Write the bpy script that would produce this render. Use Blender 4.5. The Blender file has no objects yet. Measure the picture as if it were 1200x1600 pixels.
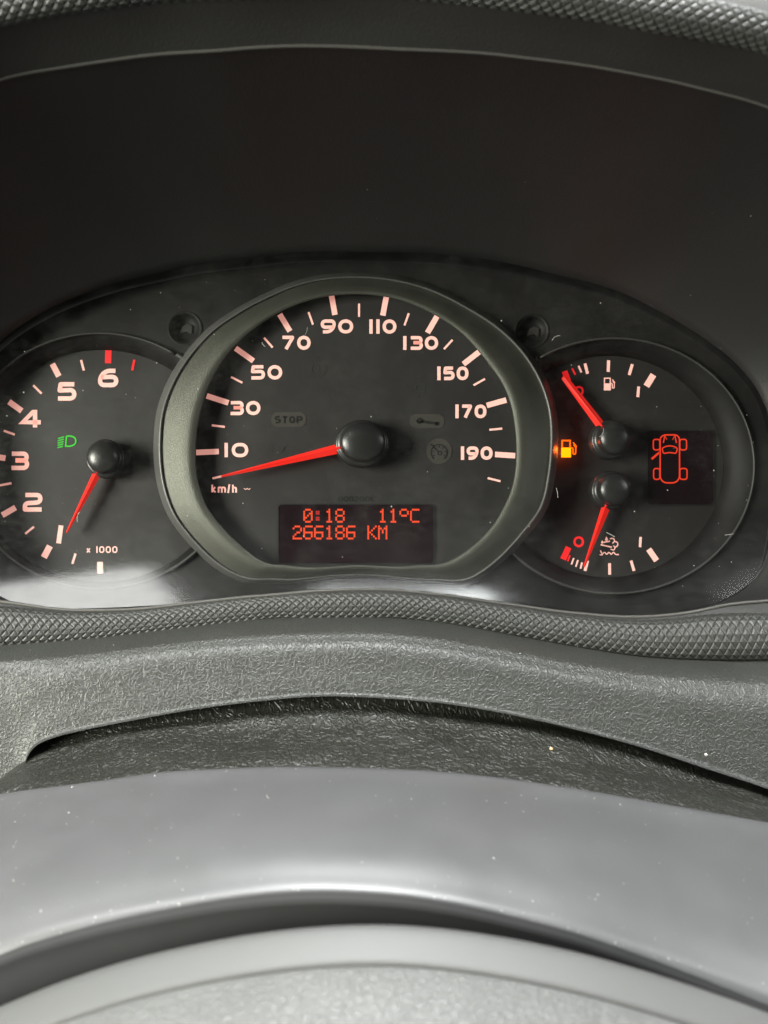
import bpy, bmesh, math, random
from mathutils import Vector, noise
from mathutils.geometry import tessellate_polygon

random.seed(7)
sc = bpy.context.scene
col = sc.collection

# ------------------------------------------------------------------ camera
D = 0.34                 # distance lens to dial plane (m); dial plane is y = 0, x right, z up
S = 0.00025              # metres per photograph pixel on the dial plane
CX, CY = 470.0, 880.0    # where the dial plane's normal through the lens lands
cam_d = bpy.data.cameras.new("camera")
cam = bpy.data.objects.new("camera", cam_d)
col.objects.link(cam)
cam.location = (0, -D, 0)
cam.rotation_euler = (math.radians(90), 0, 0)
cam_d.sensor_fit = 'HORIZONTAL'
cam_d.sensor_width = 36
cam_d.lens = 36 * D / (1200 * S)
cam_d.shift_x = (600 - CX) / 1200
cam_d.shift_y = (CY - 800) / 1200
cam_d.clip_start = 0.005
cam_d.clip_end = 20
cam_d.dof.use_dof = True
cam_d.dof.focus_distance = D - 0.022
cam_d.dof.aperture_fstop = cam_d.lens / 2.3
sc.camera = cam

# ------------------------------------------------------------------ light
w = bpy.data.worlds.new("World")
sc.world = w
w.use_nodes = True
w.node_tree.nodes['Background'].inputs[0].default_value = (1.0, 0.985, 0.955, 1)
w.node_tree.nodes['Background'].inputs[1].default_value = 0.05

def area(name, loc, target, sx, sy, power, color):
    d = bpy.data.lights.new(name, 'AREA')
    d.shape = 'RECTANGLE'
    d.size, d.size_y, d.energy, d.color = sx, sy, power, color
    o = bpy.data.objects.new(name, d)
    o.location = loc
    o.rotation_euler = (Vector(target) - Vector(loc)).to_track_quat('-Z', 'Y').to_euler()
    col.objects.link(o)
    return o

area("side_window_light", (-0.82, -0.66, 0.03), (0, -0.03, 0.02), 0.36, 0.40, 25.0, (1.0, 1.0, 0.88))
area("quarter_window_light", (-0.35, -0.43, 0.46), (-0.1, -0.03, 0), 0.32, 0.26, 4.6, (1.0, 1.0, 0.97))
area("overhead_fill_light", (0.05, -0.13, 0.80), (0.0, -0.14, -0.1), 1.7, 0.40, 80.0, (0.97, 1.0, 1.0))  # added overhead lamp for the shroud's front edge; no roof window known
area("far_window_light", (1.05, -0.55, 0.46), (0, -0.05, 0.0), 0.45, 0.45, 6.5, (0.98, 0.99, 1.0))
area("rear_window_light", (0.10, -0.62, 0.92), (0, -0.05, -0.03), 1.0, 0.22, 10.0, (1.0, 1.0, 0.96))
area("windscreen_light", (0.15, 0.50, 0.46), (0.1, -0.13, 0.14), 1.5, 0.40, 60.0, (0.97, 1.0, 1.0))

sc.view_settings.view_transform = 'Standard'
sc.view_settings.look = 'None'
sc.view_settings.exposure = 0.0
sc.view_settings.gamma = 1.0
sc.cycles.use_denoising = True
sc.cycles.max_bounces = 8
sc.cycles.transparent_max_bounces = 12
sc.cycles.sample_clamp_indirect = 4.0

# ------------------------------------------------------------------ helpers
def P(px, py, y):
    """point at depth y that stands behind photograph pixel (px, py)"""
    t = (y + D) / D
    return Vector(((px - CX) * S * t, y, (CY - py) * S * t))

def empty(name, loc=(0, 0, 0)):
    o = bpy.data.objects.new(name, None)
    o.location = loc
    o.empty_display_size = 0.01
    col.objects.link(o)
    return o

def obj(name, verts, faces, mat, parent=None, smooth=True):
    me = bpy.data.meshes.new(name)
    me.from_pydata([tuple(v) for v in verts], [], faces)
    me.update()
    me.materials.append(mat)
    if smooth:
        me.polygons.foreach_set('use_smooth', [True] * len(me.polygons))
    o = bpy.data.objects.new(name, me)
    col.objects.link(o)
    if parent is not None:
        o.parent = parent
        o.matrix_parent_inverse = parent.matrix_basis.inverted()
    return o

def tag(o, label, cat, group=None, kind=None):
    o['label'] = label
    o['category'] = cat
    if group: o['group'] = group
    if kind: o['kind'] = kind

def cr(p0, p1, p2, p3, t):
    return 0.5 * ((2 * p1) + (p2 - p0) * t + (2 * p0 - 5 * p1 + 4 * p2 - p3) * t * t + (3 * p1 - p0 - 3 * p2 + p3) * t ** 3)

def spline(pts, n, closed=False):
    """index-parametrised Catmull-Rom through vectors, n samples"""
    pts = [Vector(p) for p in pts]
    m = len(pts)
    out = []
    for k in range(n):
        u = k / n * m if closed else k / (n - 1) * (m - 1)
        i = int(u)
        if not closed and i >= m - 1: i = m - 2
        t = u - i
        g = (lambda j: pts[j % m]) if closed else (lambda j: pts[max(0, min(m - 1, j))])
        out.append(cr(g(i - 1), g(i), g(i + 1), g(i + 2), t))
    return out

def polar(pts, n, c, smooth=2):
    """closed pixel outline -> n points at even angles round c"""
    q = sorted((math.atan2(c[1] - y, x - c[0]), math.hypot(x - c[0], y - c[1])) for x, y in pts)
    q = [(a - 2 * math.pi, r) for a, r in q[-3:]] + q + [(a + 2 * math.pi, r) for a, r in q[:3]]
    rs = []
    j = 1
    for k in range(n):
        a = -math.pi + 2 * math.pi * k / n
        j = 1
        while not (q[j][0] <= a < q[j + 1][0]): j += 1
        t = (a - q[j][0]) / max(1e-9, q[j + 1][0] - q[j][0])
        # cubic hermite with non-uniform tangents
        def tan(i): return (q[i + 1][1] - q[i - 1][1]) / max(1e-9, q[i + 1][0] - q[i - 1][0])
        h = q[j + 1][0] - q[j][0]
        m0, m1 = tan(j) * h, tan(j + 1) * h if j + 2 < len(q) else 0
        t2, t3 = t * t, t ** 3
        rs.append((2*t3 - 3*t2 + 1) * q[j][1] + (t3 - 2*t2 + t) * m0 + (-2*t3 + 3*t2) * q[j + 1][1] + (t3 - t2) * m1)
    for _ in range(smooth):
        rs = [(rs[i - 1] + 2 * rs[i] + rs[(i + 1) % n]) / 4 for i in range(n)]
    return [(c[0] + rs[k] * math.cos(-math.pi + 2 * math.pi * k / n), c[1] - rs[k] * math.sin(-math.pi + 2 * math.pi * k / n)) for k in range(n)]

def ell(cx, cy, rx, ry, n=128):
    return [(cx + rx * math.cos(2 * math.pi * k / n), cy - ry * math.sin(2 * math.pi * k / n)) for k in range(n)]

def grid_faces(nr, nc, closed=False, flip=False):
    f = []
    for i in range(nr - 1):
        for j in range(nc if closed else nc - 1):
            j2 = (j + 1) % nc
            q = (i * nc + j, i * nc + j2, (i + 1) * nc + j2, (i + 1) * nc + j)
            f.append(q[::-1] if flip else q)
    return f

def loops(name, rows, mat, parent, flip=False, smooth=True):
    """closed loops of vectors bridged one to the next"""
    v = [p for r in rows for p in r]
    return obj(name, v, grid_faces(len(rows), len(rows[0]), True, flip), mat, parent, smooth)

def smooth_rows(rows, nv):
    """spline across a list of equal-length rows"""
    out_cols = [spline([r[j] for r in rows], nv) for j in range(len(rows[0]))]
    return [[out_cols[j][i] for j in range(len(rows[0]))] for i in range(nv)]

def plate(name, outline, y, mat, parent, thick=0.0012, holes=()):
    """flat plate seen from the front with its outline in photograph pixels at depth y"""
    polys = [[P(x, yy, y) for x, yy in outline]] + [[P(x, yy, y) for x, yy in h] for h in holes]
    flat = [p for poly in polys for p in poly]
    tris = tessellate_polygon([[Vector((p.x, p.z, 0)) for p in poly] for poly in polys])
    n = len(flat)
    v = flat + [p + Vector((0, thick, 0)) for p in flat]
    f = []
    for t in tris:
        a, b, c = (flat[i] for i in t)
        t = tuple(t)
        if (b - a).cross(c - a).y > 0: t = t[::-1]
        f.append(t)
    base = 0
    for poly in polys:
        m = len(poly)
        for k in range(m):
            a, b = base + k, base + (k + 1) % m
            f.append((a, b, b + n, a + n))
        base += m
    o = obj(name, v, f, mat, parent, smooth=False)
    return o

def rrect(x0, y0, x1, y1, r, n=6):
    out = []
    for cx, cy, a0 in ((x1 - r, y0 + r, 0), (x0 + r, y0 + r, 90), (x0 + r, y1 - r, 180), (x1 - r, y1 - r, 270)):
        for k in range(n + 1):
            a = math.radians(a0 + 90 * k / n)
            out.append((cx + r * math.cos(a), cy - r * math.sin(a)))
    return out

def fillet(pts, radii, closed=False, n=6):
    """polyline with rounded corners (2D)"""
    m = len(pts)
    out = []
    for i in range(m):
        p = Vector(pts[i])
        r = radii[i] if isinstance(radii, (list, tuple)) else radii
        if (not closed and i in (0, m - 1)) or r <= 0:
            out.append(p); continue
        a, b = Vector(pts[i - 1]), Vector(pts[(i + 1) % m])
        da, db = (a - p), (b - p)
        la, lb = da.length, db.length
        d = min(r, la * 0.499, lb * 0.499)
        s, e = p + da / la * d, p + db / lb * d
        for k in range(n + 1):
            t = k / n
            out.append((1 - t) ** 2 * s + 2 * t * (1 - t) * (p * 0.85 + (s + e) * 0.075) + t * t * e)
    return out

def ribbon(path, wid, closed=False):
    """2D stroke -> (verts2d, quads)"""
    q = [Vector(path[0])]
    for p in path[1:]:
        if (Vector(p) - q[-1]).length > 1e-6: q.append(Vector(p))
    if closed and (q[0] - q[-1]).length < 1e-6: q.pop()
    m = len(q)
    v, f = [], []
    for i in range(m):
        if closed: a, b = q[i - 1], q[(i + 1) % m]
        else: a, b = q[max(0, i - 1)], q[min(m - 1, i + 1)]
        d1 = (q[i] - a); d2 = (b - q[i])
        if d1.length < 1e-9: d1 = d2
        if d2.length < 1e-9: d2 = d1
        d1, d2 = d1.normalized(), d2.normalized()
        t = (d1 + d2)
        t = t.normalized() if t.length > 1e-6 else d1
        nrm = Vector((-t.y, t.x))
        k = max(0.45, nrm.dot(Vector((-d1.y, d1.x))))
        wd = wid[i] if isinstance(wid, (list, tuple)) else wid
        v += [q[i] + nrm * wd / 2 / k, q[i] - nrm * wd / 2 / k]
    for i in range(m if closed else m - 1):
        j = (i + 1) % m
        f.append((2 * i, 2 * j, 2 * j + 1, 2 * i + 1))
    return v, f

class Print:
    """collects flat strokes and fills in photograph pixels; built as a thin ink layer at depth y"""
    def __init__(self): self.v, self.f = [], []
    def add(self, v, f):
        b = len(self.v)
        self.v += [Vector(p) for p in v]; self.f += [tuple(i + b for i in q) for q in f]
    def stroke(self, path, wid, closed=False): self.add(*ribbon(path, wid, closed)); return self
    def fill(self, outline):
        t = tessellate_polygon([[Vector((x, y, 0)) for x, y in outline]])
        self.add([Vector((x, y)) for x, y in outline], [tuple(q) for q in t]); return self
    def text(self, s, x0, y0, x1, y1, sw, gap=0.18, slant=0.0):
        """text filling the box x0..x1, y0 (top) .. y1 (bottom)"""
        h = y1 - y0
        ws = [GW.get(c, 1.0) for c in s]
        tot = sum(ws) + gap * (len(s) - 1)
        u = (x1 - x0) / tot
        x = x0
        for c, cw in zip(s, ws):
            bw = cw * u
            for pts, rad, closed in GL.get(c, []):
                wx, hy = max(bw - sw, 0.01), h - sw
                pp = [(x + sw / 2 + px * wx + slant * py * h, y1 - sw / 2 - py * hy) for px, py in pts]
                rr = [r * min(wx, hy) for r in rad] if isinstance(rad, (list, tuple)) else rad * min(wx, hy)
                if c == '1' : pp = [(x + sw / 2 + (px) * wx, y1 - py * h) for px, py in pts]
                self.stroke(fillet(pp, rr, closed), sw, closed)
            x += bw + gap * u
        return self
    def build(self, name, y, mat, parent):
        o_f = []
        pts = [P(p.x, p.y, y) for p in self.v]
        for q in self.f:
            a, b, c = pts[q[0]], pts[q[1]], pts[q[2]]
            o_f.append(q[::-1] if (b - a).cross(c - a).y > 0 else q)
        return obj(name, pts, o_f, mat, parent, smooth=False)

GW = {'1': 0.34, ' ': 0.5, '/': 0.55, '.': 0.3, 'm': 1.35, 'x': 0.85, 'h': 0.85, 'k': 0.85}
GL = {
 '0': [([(0, 0), (1, 0), (1, 1), (0, 1)], 0.5, True)],
 'O': [([(0, 0), (1, 0), (1, 1), (0, 1)], 0.5, True)],
 '1': [([(0.5, 0), (0.5, 1)], 0, False)],
 '2': [([(0.03, 1), (1, 1), (1, 0.50), (0.0, 0.42), (0, 0), (1.08, 0)], [0, .42, .3, .3, 0.02, 0], False)],
 '3': [([(0, 1), (1, 1), (1, 0.53), (0.25, 0.53)], [0, .4, .3, 0], False), ([(0.25, 0.53), (1.03, 0.53), (1.03, 0), (-0.02, 0)], [0, .3, .42, 0], False)],
 '4': [([(0.74, -0.1), (0.74, 0.98), (0.62, 0.98), (0, 0.26), (1.08, 0.26)], [0, 0, 0, 0, 0], False)],
 '5': [([(1.0, 1), (0.12, 1), (0.05, 0.56), (1, 0.60), (1, 0), (-0.05, 0)], [0, .02, .02, .45, .45, 0], False)],
 '6': [([(0.95, 1), (0.35, 1), (0, 0.55), (0, 0), (1, 0), (1, 0.58), (0.05, 0.56)], [0, .35, .3, .45, .45, .4, 0], False)],
 '7': [([(-0.05, 1), (0.95, 1), (0.3, -0.1)], [0, 0.05, 0], False)],
 '8': [([(0.05, .53), (.95, .53), (.95, 1), (.05, 1)], .45, True), ([(0, 0), (1, 0), (1, .53), (0, .53)], .45, True)],
 '9': [([(0.05, 0), (0.65, 0), (1, 0.45), (1, 1), (0, 1), (0, 0.42), (0.95, 0.44)], [0, .35, .3, .45, .45, .4, 0], False)],
 'S': [([(1, 1), (0, 1), (0, .52), (1, .52), (1, 0), (0, 0)], [0, .4, .3, .3, .4, 0], False)],
 'T': [([(0, 1), (1, 1)], 0, False), ([(.5, 1), (.5, -.1)], 0, False)],
 'P': [([(0, -.1), (0, 1), (1, 1), (1, .42), (0, .42)], [0, 0, .4, .4, 0], False)],
 'K': [([(0, -.1), (0, 1.1)], 0, False), ([(1, 1.05), (.1, .5), (1, -.05)], 0, False)],
 'k': [([(0.05, -.05), (0.05, 1.1)], 0, False), ([(.9, .72), (.15, .34), (1, -.05)], 0, False)],
 'm': [([(0.0, -.1), (0.0, .68), (.5, .68), (.5, -.1)], [0, .1, .3, 0], False), ([(.5, .5), (.5, .68), (1, .68), (1, -.1)], [0, .1, .3, 0], False)],
 'h': [([(0.05, -.1), (0.05, 1.1)], 0, False), ([(0.05, .66), (.95, .66), (.95, -.1)], [0, .35, 0], False)],
 '/': [([(0, -.15), (.8, 1.15)], 0, False)],
 'x': [([(0, 0), (.9, .72)], 0, False), ([(0, .72), (.9, 0)], 0, False)],
}

# ------------------------------------------------------------------ materials
def mat(name):
    m = bpy.data.materials.new(name)
    m.use_nodes = True
    nt = m.node_tree
    return m, nt, nt.nodes['Principled BSDF']

def N(nt, t, **kw):
    n = nt.nodes.new(t)
    for k, v in kw.items():
        if k in ('i',):
            for kk, vv in v.items(): n.inputs[kk].default_value = vv
        else: setattr(n, k, v)
    return n

def plain(name, color, rough=0.5, spec=0.5, grain=0.0, gscale=3000, metal=0.0, var=0.0, emis=None, es=0.0, coat=0.0, rvar=0.0):
    m, nt, b = mat(name)
    b.inputs['Base Color'].default_value = (*color, 1)
    b.inputs['Roughness'].default_value = rough
    b.inputs['Specular IOR Level'].default_value = spec
    b.inputs['Metallic'].default_value = metal
    b.inputs['Coat Weight'].default_value = coat
    if emis:
        b.inputs['Emission Color'].default_value = (*emis, 1)
        b.inputs['Emission Strength'].default_value = es
    tc = N(nt, 'ShaderNodeTexCoord')
    if grain:
        nz = N(nt, 'ShaderNodeTexNoise', i={'Scale': gscale, 'Detail': 3.0})
        bp = N(nt, 'ShaderNodeBump', i={'Strength': grain, 'Distance': 0.0004})
        nt.links.new(tc.outputs['Object'], nz.inputs['Vector'])
        nt.links.new(nz.outputs['Fac'], bp.inputs['Height'])
        nt.links.new(bp.outputs['Normal'], b.inputs['Normal'])
    if var or rvar:
        n2 = N(nt, 'ShaderNodeTexNoise', i={'Scale': 45, 'Detail': 6.0, 'Roughness': 0.65})
        nt.links.new(tc.outputs['Object'], n2.inputs['Vector'])
        if var:
            mx = N(nt, 'ShaderNodeMix', data_type='RGBA')
            mx.inputs['A'].default_value = (*[c * (1 - var) for c in color], 1)
            mx.inputs['B'].default_value = (*[min(1, c * (1 + var)) for c in color], 1)
            nt.links.new(n2.outputs['Fac'], mx.inputs['Factor'])
            nt.links.new(mx.outputs['Result'], b.inputs['Base Color'])
        if rvar:
            mr = N(nt, 'ShaderNodeMapRange', i={'From Min': 0.3, 'From Max': 0.7, 'To Min': rough - rvar, 'To Max': rough + rvar})
            nt.links.new(n2.outputs['Fac'], mr.inputs['Value'])
            nt.links.new(mr.outputs['Result'], b.inputs['Roughness'])
    return m

def pebble(name, color, rough, cell, depth, spec=0.5, stretch=(1, 1, 1), fine=0.3, wrinkle=0.0, lo=0.0, hi=1.0, broken=0.0, edge=0.2):
    """embossed leather grain: cells with grooves between"""
    m, nt, b = mat(name)
    b.inputs['Roughness'].default_value = rough
    b.inputs['Specular IOR Level'].default_value = spec
    tc = N(nt, 'ShaderNodeTexCoord')
    mp = N(nt, 'ShaderNodeMapping')
    mp.inputs['Scale'].default_value = stretch
    wn = N(nt, 'ShaderNodeTexNoise', i={'Scale': 1.1 / cell, 'Detail': 2.0})
    va = N(nt, 'ShaderNodeVectorMath', operation='SCALE'); va.inputs['Scale'].default_value = cell * 1.25
    sb = N(nt, 'ShaderNodeVectorMath', operation='SUBTRACT'); sb.inputs[1].default_value = (0.5, 0.5, 0.5)
    ad = N(nt, 'ShaderNodeVectorMath', operation='ADD')
    vo = N(nt, 'ShaderNodeTexVoronoi', feature='DISTANCE_TO_EDGE', i={'Scale': 1 / cell})
    mr = N(nt, 'ShaderNodeMapRange', interpolation_type='SMOOTHSTEP', i={'From Min': 0.0, 'From Max': edge, 'To Min': lo, 'To Max': hi})
    nz = N(nt, 'ShaderNodeTexNoise', i={'Scale': 3.5 / cell, 'Detail': 3.0})
    ma = N(nt, 'ShaderNodeMath', operation='MULTIPLY_ADD'); ma.inputs[1].default_value = fine
    bp = N(nt, 'ShaderNodeBump', i={'Strength': 1.0, 'Distance': depth})
    L = nt.links.new
    L(tc.outputs['Object'], mp.inputs['Vector'])
    L(mp.outputs['Vector'], wn.inputs['Vector'])
    L(wn.outputs['Color'], sb.inputs[0]); L(sb.outputs[0], va.inputs[0])
    L(mp.outputs['Vector'], ad.inputs[0]); L(va.outputs[0], ad.inputs[1])
    L(ad.outputs[0], vo.inputs['Vector'])
    L(vo.outputs['Distance'], mr.inputs['Value'])
    L(ad.outputs[0], nz.inputs['Vector'])
    bk = N(nt, 'ShaderNodeTexNoise', i={'Scale': 0.9 / cell, 'Detail': 1.0})
    bm_ = N(nt, 'ShaderNodeMapRange', interpolation_type='SMOOTHSTEP', i={'From Min': 0.36, 'From Max': 0.60, 'To Min': 1.0 - broken, 'To Max': 1.0})
    mb = N(nt, 'ShaderNodeMath', operation='MULTIPLY')
    L(tc.outputs['Object'], bk.inputs['Vector']); L(bk.outputs['Fac'], bm_.inputs['Value'])
    L(mr.outputs['Result'], mb.inputs[0]); L(bm_.outputs['Result'], mb.inputs[1])
    L(nz.outputs['Fac'], ma.inputs[0]); L(mb.outputs[0], ma.inputs[2])
    h = ma.outputs[0]
    if wrinkle:
        wv = N(nt, 'ShaderNodeTexNoise', i={'Scale': 0.22 / cell, 'Detail': 5.0, 'Roughness': 0.6, 'Distortion': 1.2})
        m2 = N(nt, 'ShaderNodeMath', operation='MULTIPLY_ADD'); m2.inputs[1].default_value = wrinkle
        L(mp.outputs['Vector'], wv.inputs['Vector']); L(wv.outputs['Fac'], m2.inputs[0]); L(h, m2.inputs[2])
        h = m2.outputs[0]
    L(h, bp.inputs['Height']); L(bp.outputs['Normal'], b.inputs['Normal'])
    n2 = N(nt, 'ShaderNodeTexNoise', i={'Scale': 60, 'Detail': 4.0})
    mx = N(nt, 'ShaderNodeMix', data_type='RGBA')
    mx.inputs['A'].default_value = (*[c * 0.85 for c in color], 1)
    mx.inputs['B'].default_value = (*[c * 1.2 for c in color], 1)
    L(tc.outputs['Object'], n2.inputs['Vector']); L(n2.outputs['Fac'], mx.inputs['Factor']); L(mx.outputs['Result'], b.inputs['Base Color'])
    return m

M = {}
M['dial'] = plain('dial_black', (0.0165, 0.0158, 0.0151), 0.55, 0.4, grain=0.15, gscale=5000, var=0.12)
M['mask'] = plain('mask_plastic', (0.0105, 0.0101, 0.0098), 0.5, 0.3, grain=0.08, gscale=2500, var=0.1)
M['well'] = plain('well_black', (0.007, 0.0066, 0.0065), 0.6, 0.2)
M['gloss_black'] = plain('gloss_black', (0.003, 0.003, 0.003), 0.3, 0.2)
M['bezel'] = plain('bezel_satin', (0.074, 0.076, 0.062), 0.44, 0.45, grain=0.35, gscale=3200, metal=0.55, var=0.08)
M['bezel_edge'] = plain('bezel_edge', (0.10, 0.10, 0.095), 0.38, 0.5, metal=0.2)
M['rim'] = plain('rim_grey', (0.042, 0.042, 0.040), 0.45, 0.5)
M['ink'] = plain('backlit_ink', (0.62, 0.42, 0.375), 0.5, 0.3, emis=(1.0, 0.43, 0.35), es=0.56)
M['ink_red'] = plain('backlit_red_ink', (0.55, 0.02, 0.02), 0.5, 0.3, emis=(1.0, 0.015, 0.02), es=0.55)
M['ink_ghost'] = plain('unlit_symbol', (0.042, 0.040, 0.034), 0.5, 0.3)
M['ink_ghost_dim'] = plain('unlit_symbol_dim', (0.030, 0.029, 0.0265), 0.5, 0.3)
M['ink_dark'] = plain('dark_print', (0.012, 0.012, 0.011), 0.6, 0.2)
M['needle'] = plain('needle_red', (0.62, 0.02, 0.012), 0.35, 0.4, emis=(1.0, 0.016, 0.010), es=0.42)
M['cap'] = plain('hub_black', (0.015, 0.015, 0.015), 0.31, 0.5, grain=0.1)
M['lcd'] = plain('display_glass', (0.0085, 0.0035, 0.0050), 0.25, 0.35)
M['lcd_on'] = plain('display_lit', (0.1, 0.01, 0.0), 0.5, 0.2, emis=(1.0, 0.075, 0.022), es=1.0)
M['lcd_dim'] = plain('display_dim', (0.1, 0.01, 0.0), 0.5, 0.2, emis=(1.0, 0.02, 0.04), es=0.42)
M['lcd_car'] = plain('display_car', (0.1, 0.01, 0.0), 0.5, 0.2, emis=(1.0, 0.05, 0.02), es=0.9)
M['green'] = plain('green_lamp', (0.02, 0.2, 0.02), 0.5, 0.2, emis=(0.03, 0.62, 0.02), es=0.9)
M['amber'] = plain('amber_lamp', (0.5, 0.2, 0.0), 0.5, 0.2, emis=(1.0, 0.40, 0.0), es=1.7)
M['amber_edge'] = plain('amber_lamp_edge', (0.5, 0.1, 0.0), 0.5, 0.2, emis=(1.0, 0.17, 0.0), es=1.1)
M['hood'] = plain('hood_lining', (0.0155, 0.0151, 0.0148), 0.5, 0.45, grain=0.25, gscale=1500, var=0.1)
M['hood_rim'] = plain('hood_rim', (0.026, 0.0258, 0.024), 0.55, 0.4, grain=0.3, gscale=1500, var=0.1)
M['knurl'] = plain('knurled_rubber', (0.030, 0.031, 0.028), 0.46, 0.5, grain=0.15, gscale=3000)
M['panel'] = pebble('grained_panel', (0.030, 0.031, 0.0285), 0.40, 0.0019, 0.00013, spec=0.6, lo=1.0, hi=0.0, fine=0.15, broken=0.5, edge=0.16)
def wormy(name, color, rough, spec, scale, depth, stretch=(1, 1, 1), rot=(0, 0, 0), fine=0.3, wrinkle=0.0):
    """moulded leather grain: short curling ridges"""
    m, nt, b = mat(name)
    L = nt.links.new
    b.inputs['Roughness'].default_value = rough
    b.inputs['Specular IOR Level'].default_value = spec
    tc = N(nt, 'ShaderNodeTexCoord')
    mp = N(nt, 'ShaderNodeMapping'); mp.inputs['Scale'].default_value = stretch; mp.inputs['Rotation'].default_value = rot
    L(tc.outputs['Object'], mp.inputs['Vector'])
    outs = []
    for sc_, off in ((scale, 0.0), (scale * 1.25, 3.7)):
        ad = N(nt, 'ShaderNodeVectorMath', operation='ADD'); ad.inputs[1].default_value = (off, off, off)
        nz = N(nt, 'ShaderNodeTexNoise', i={'Scale': sc_, 'Detail': 0.6, 'Distortion': 0.25})
        su = N(nt, 'ShaderNodeMath', operation='SUBTRACT'); su.inputs[1].default_value = 0.5
        ab = N(nt, 'ShaderNodeMath', operation='ABSOLUTE')
        mr = N(nt, 'ShaderNodeMapRange', interpolation_type='SMOOTHSTEP', i={'From Min': 0.0, 'From Max': 0.085, 'To Min': 1.0, 'To Max': 0.0})
        L(mp.outputs['Vector'], ad.inputs[0]); L(ad.outputs[0], nz.inputs['Vector']); L(nz.outputs['Fac'], su.inputs[0])
        L(su.outputs[0], ab.inputs[0]); L(ab.outputs[0], mr.inputs['Value'])
        outs.append(mr.outputs['Result'])
    mx = N(nt, 'ShaderNodeMath', operation='MAXIMUM'); L(outs[0], mx.inputs[0]); L(outs[1], mx.inputs[1])
    fz = N(nt, 'ShaderNodeTexNoise', i={'Scale': scale * 5, 'Detail': 2.0}); L(tc.outputs['Object'], fz.inputs['Vector'])
    ma = N(nt, 'ShaderNodeMath', operation='MULTIPLY_ADD'); ma.inputs[1].default_value = fine
    L(fz.outputs['Fac'], ma.inputs[0]); L(mx.outputs[0], ma.inputs[2])
    wz = N(nt, 'ShaderNodeTexNoise', i={'Scale': scale * 0.28, 'Detail': 4.0, 'Roughness': 0.6, 'Distortion': 1.0}); L(mp.outputs['Vector'], wz.inputs['Vector'])
    mw = N(nt, 'ShaderNodeMath', operation='MULTIPLY_ADD'); mw.inputs[1].default_value = wrinkle
    L(wz.outputs['Fac'], mw.inputs[0]); L(ma.outputs[0], mw.inputs[2])
    bp = N(nt, 'ShaderNodeBump', i={'Strength': 1.0, 'Distance': depth}); L(mw.outputs[0], bp.inputs['Height']); L(bp.outputs['Normal'], b.inputs['Normal'])
    n2 = N(nt, 'ShaderNodeTexNoise', i={'Scale': 60, 'Detail': 5.0})
    cm = N(nt, 'ShaderNodeMix', data_type='RGBA')
    cm.inputs['A'].default_value = (*[c * 0.8 for c in color], 1); cm.inputs['B'].default_value = (*[c * 1.25 for c in color], 1)
    L(tc.outputs['Object'], n2.inputs['Vector']); L(n2.outputs['Fac'], cm.inputs['Factor']); L(cm.outputs['Result'], b.inputs['Base Color'])
    return m
M['panel'] = wormy('grained_panel', (0.027, 0.028, 0.0248), 0.43, 0.55, 540, 0.00010)
M['gaiter'] = wormy('gaiter_leather', (0.012, 0.0124, 0.0096), 0.44, 0.45, 400, 0.00019, stretch=(1.0, 1.0, 0.6), rot=(0.3, 0.5, 0.4), fine=0.3, wrinkle=1.6)
M['shroud'] = plain('shroud_plastic', (0.058, 0.058, 0.059), 0.38, 0.5, grain=0.05, gscale=4000, var=0.16, rvar=0.05)
M['pad'] = pebble('pad_vinyl', (0.064, 0.064, 0.0615), 0.55, 0.0018, 0.00016, spec=0.5)
M['pad_rim'] = plain('pad_border', (0.048, 0.048, 0.046), 0.6, 0.5, grain=0.1, gscale=2500, var=0.06)
M['dust'] = plain('dust_speck', (0.36, 0.355, 0.33), 0.9, 0.1)
M['crumb'] = plain('crumb_tan', (0.62, 0.42, 0.20), 0.8, 0.1)

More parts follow.
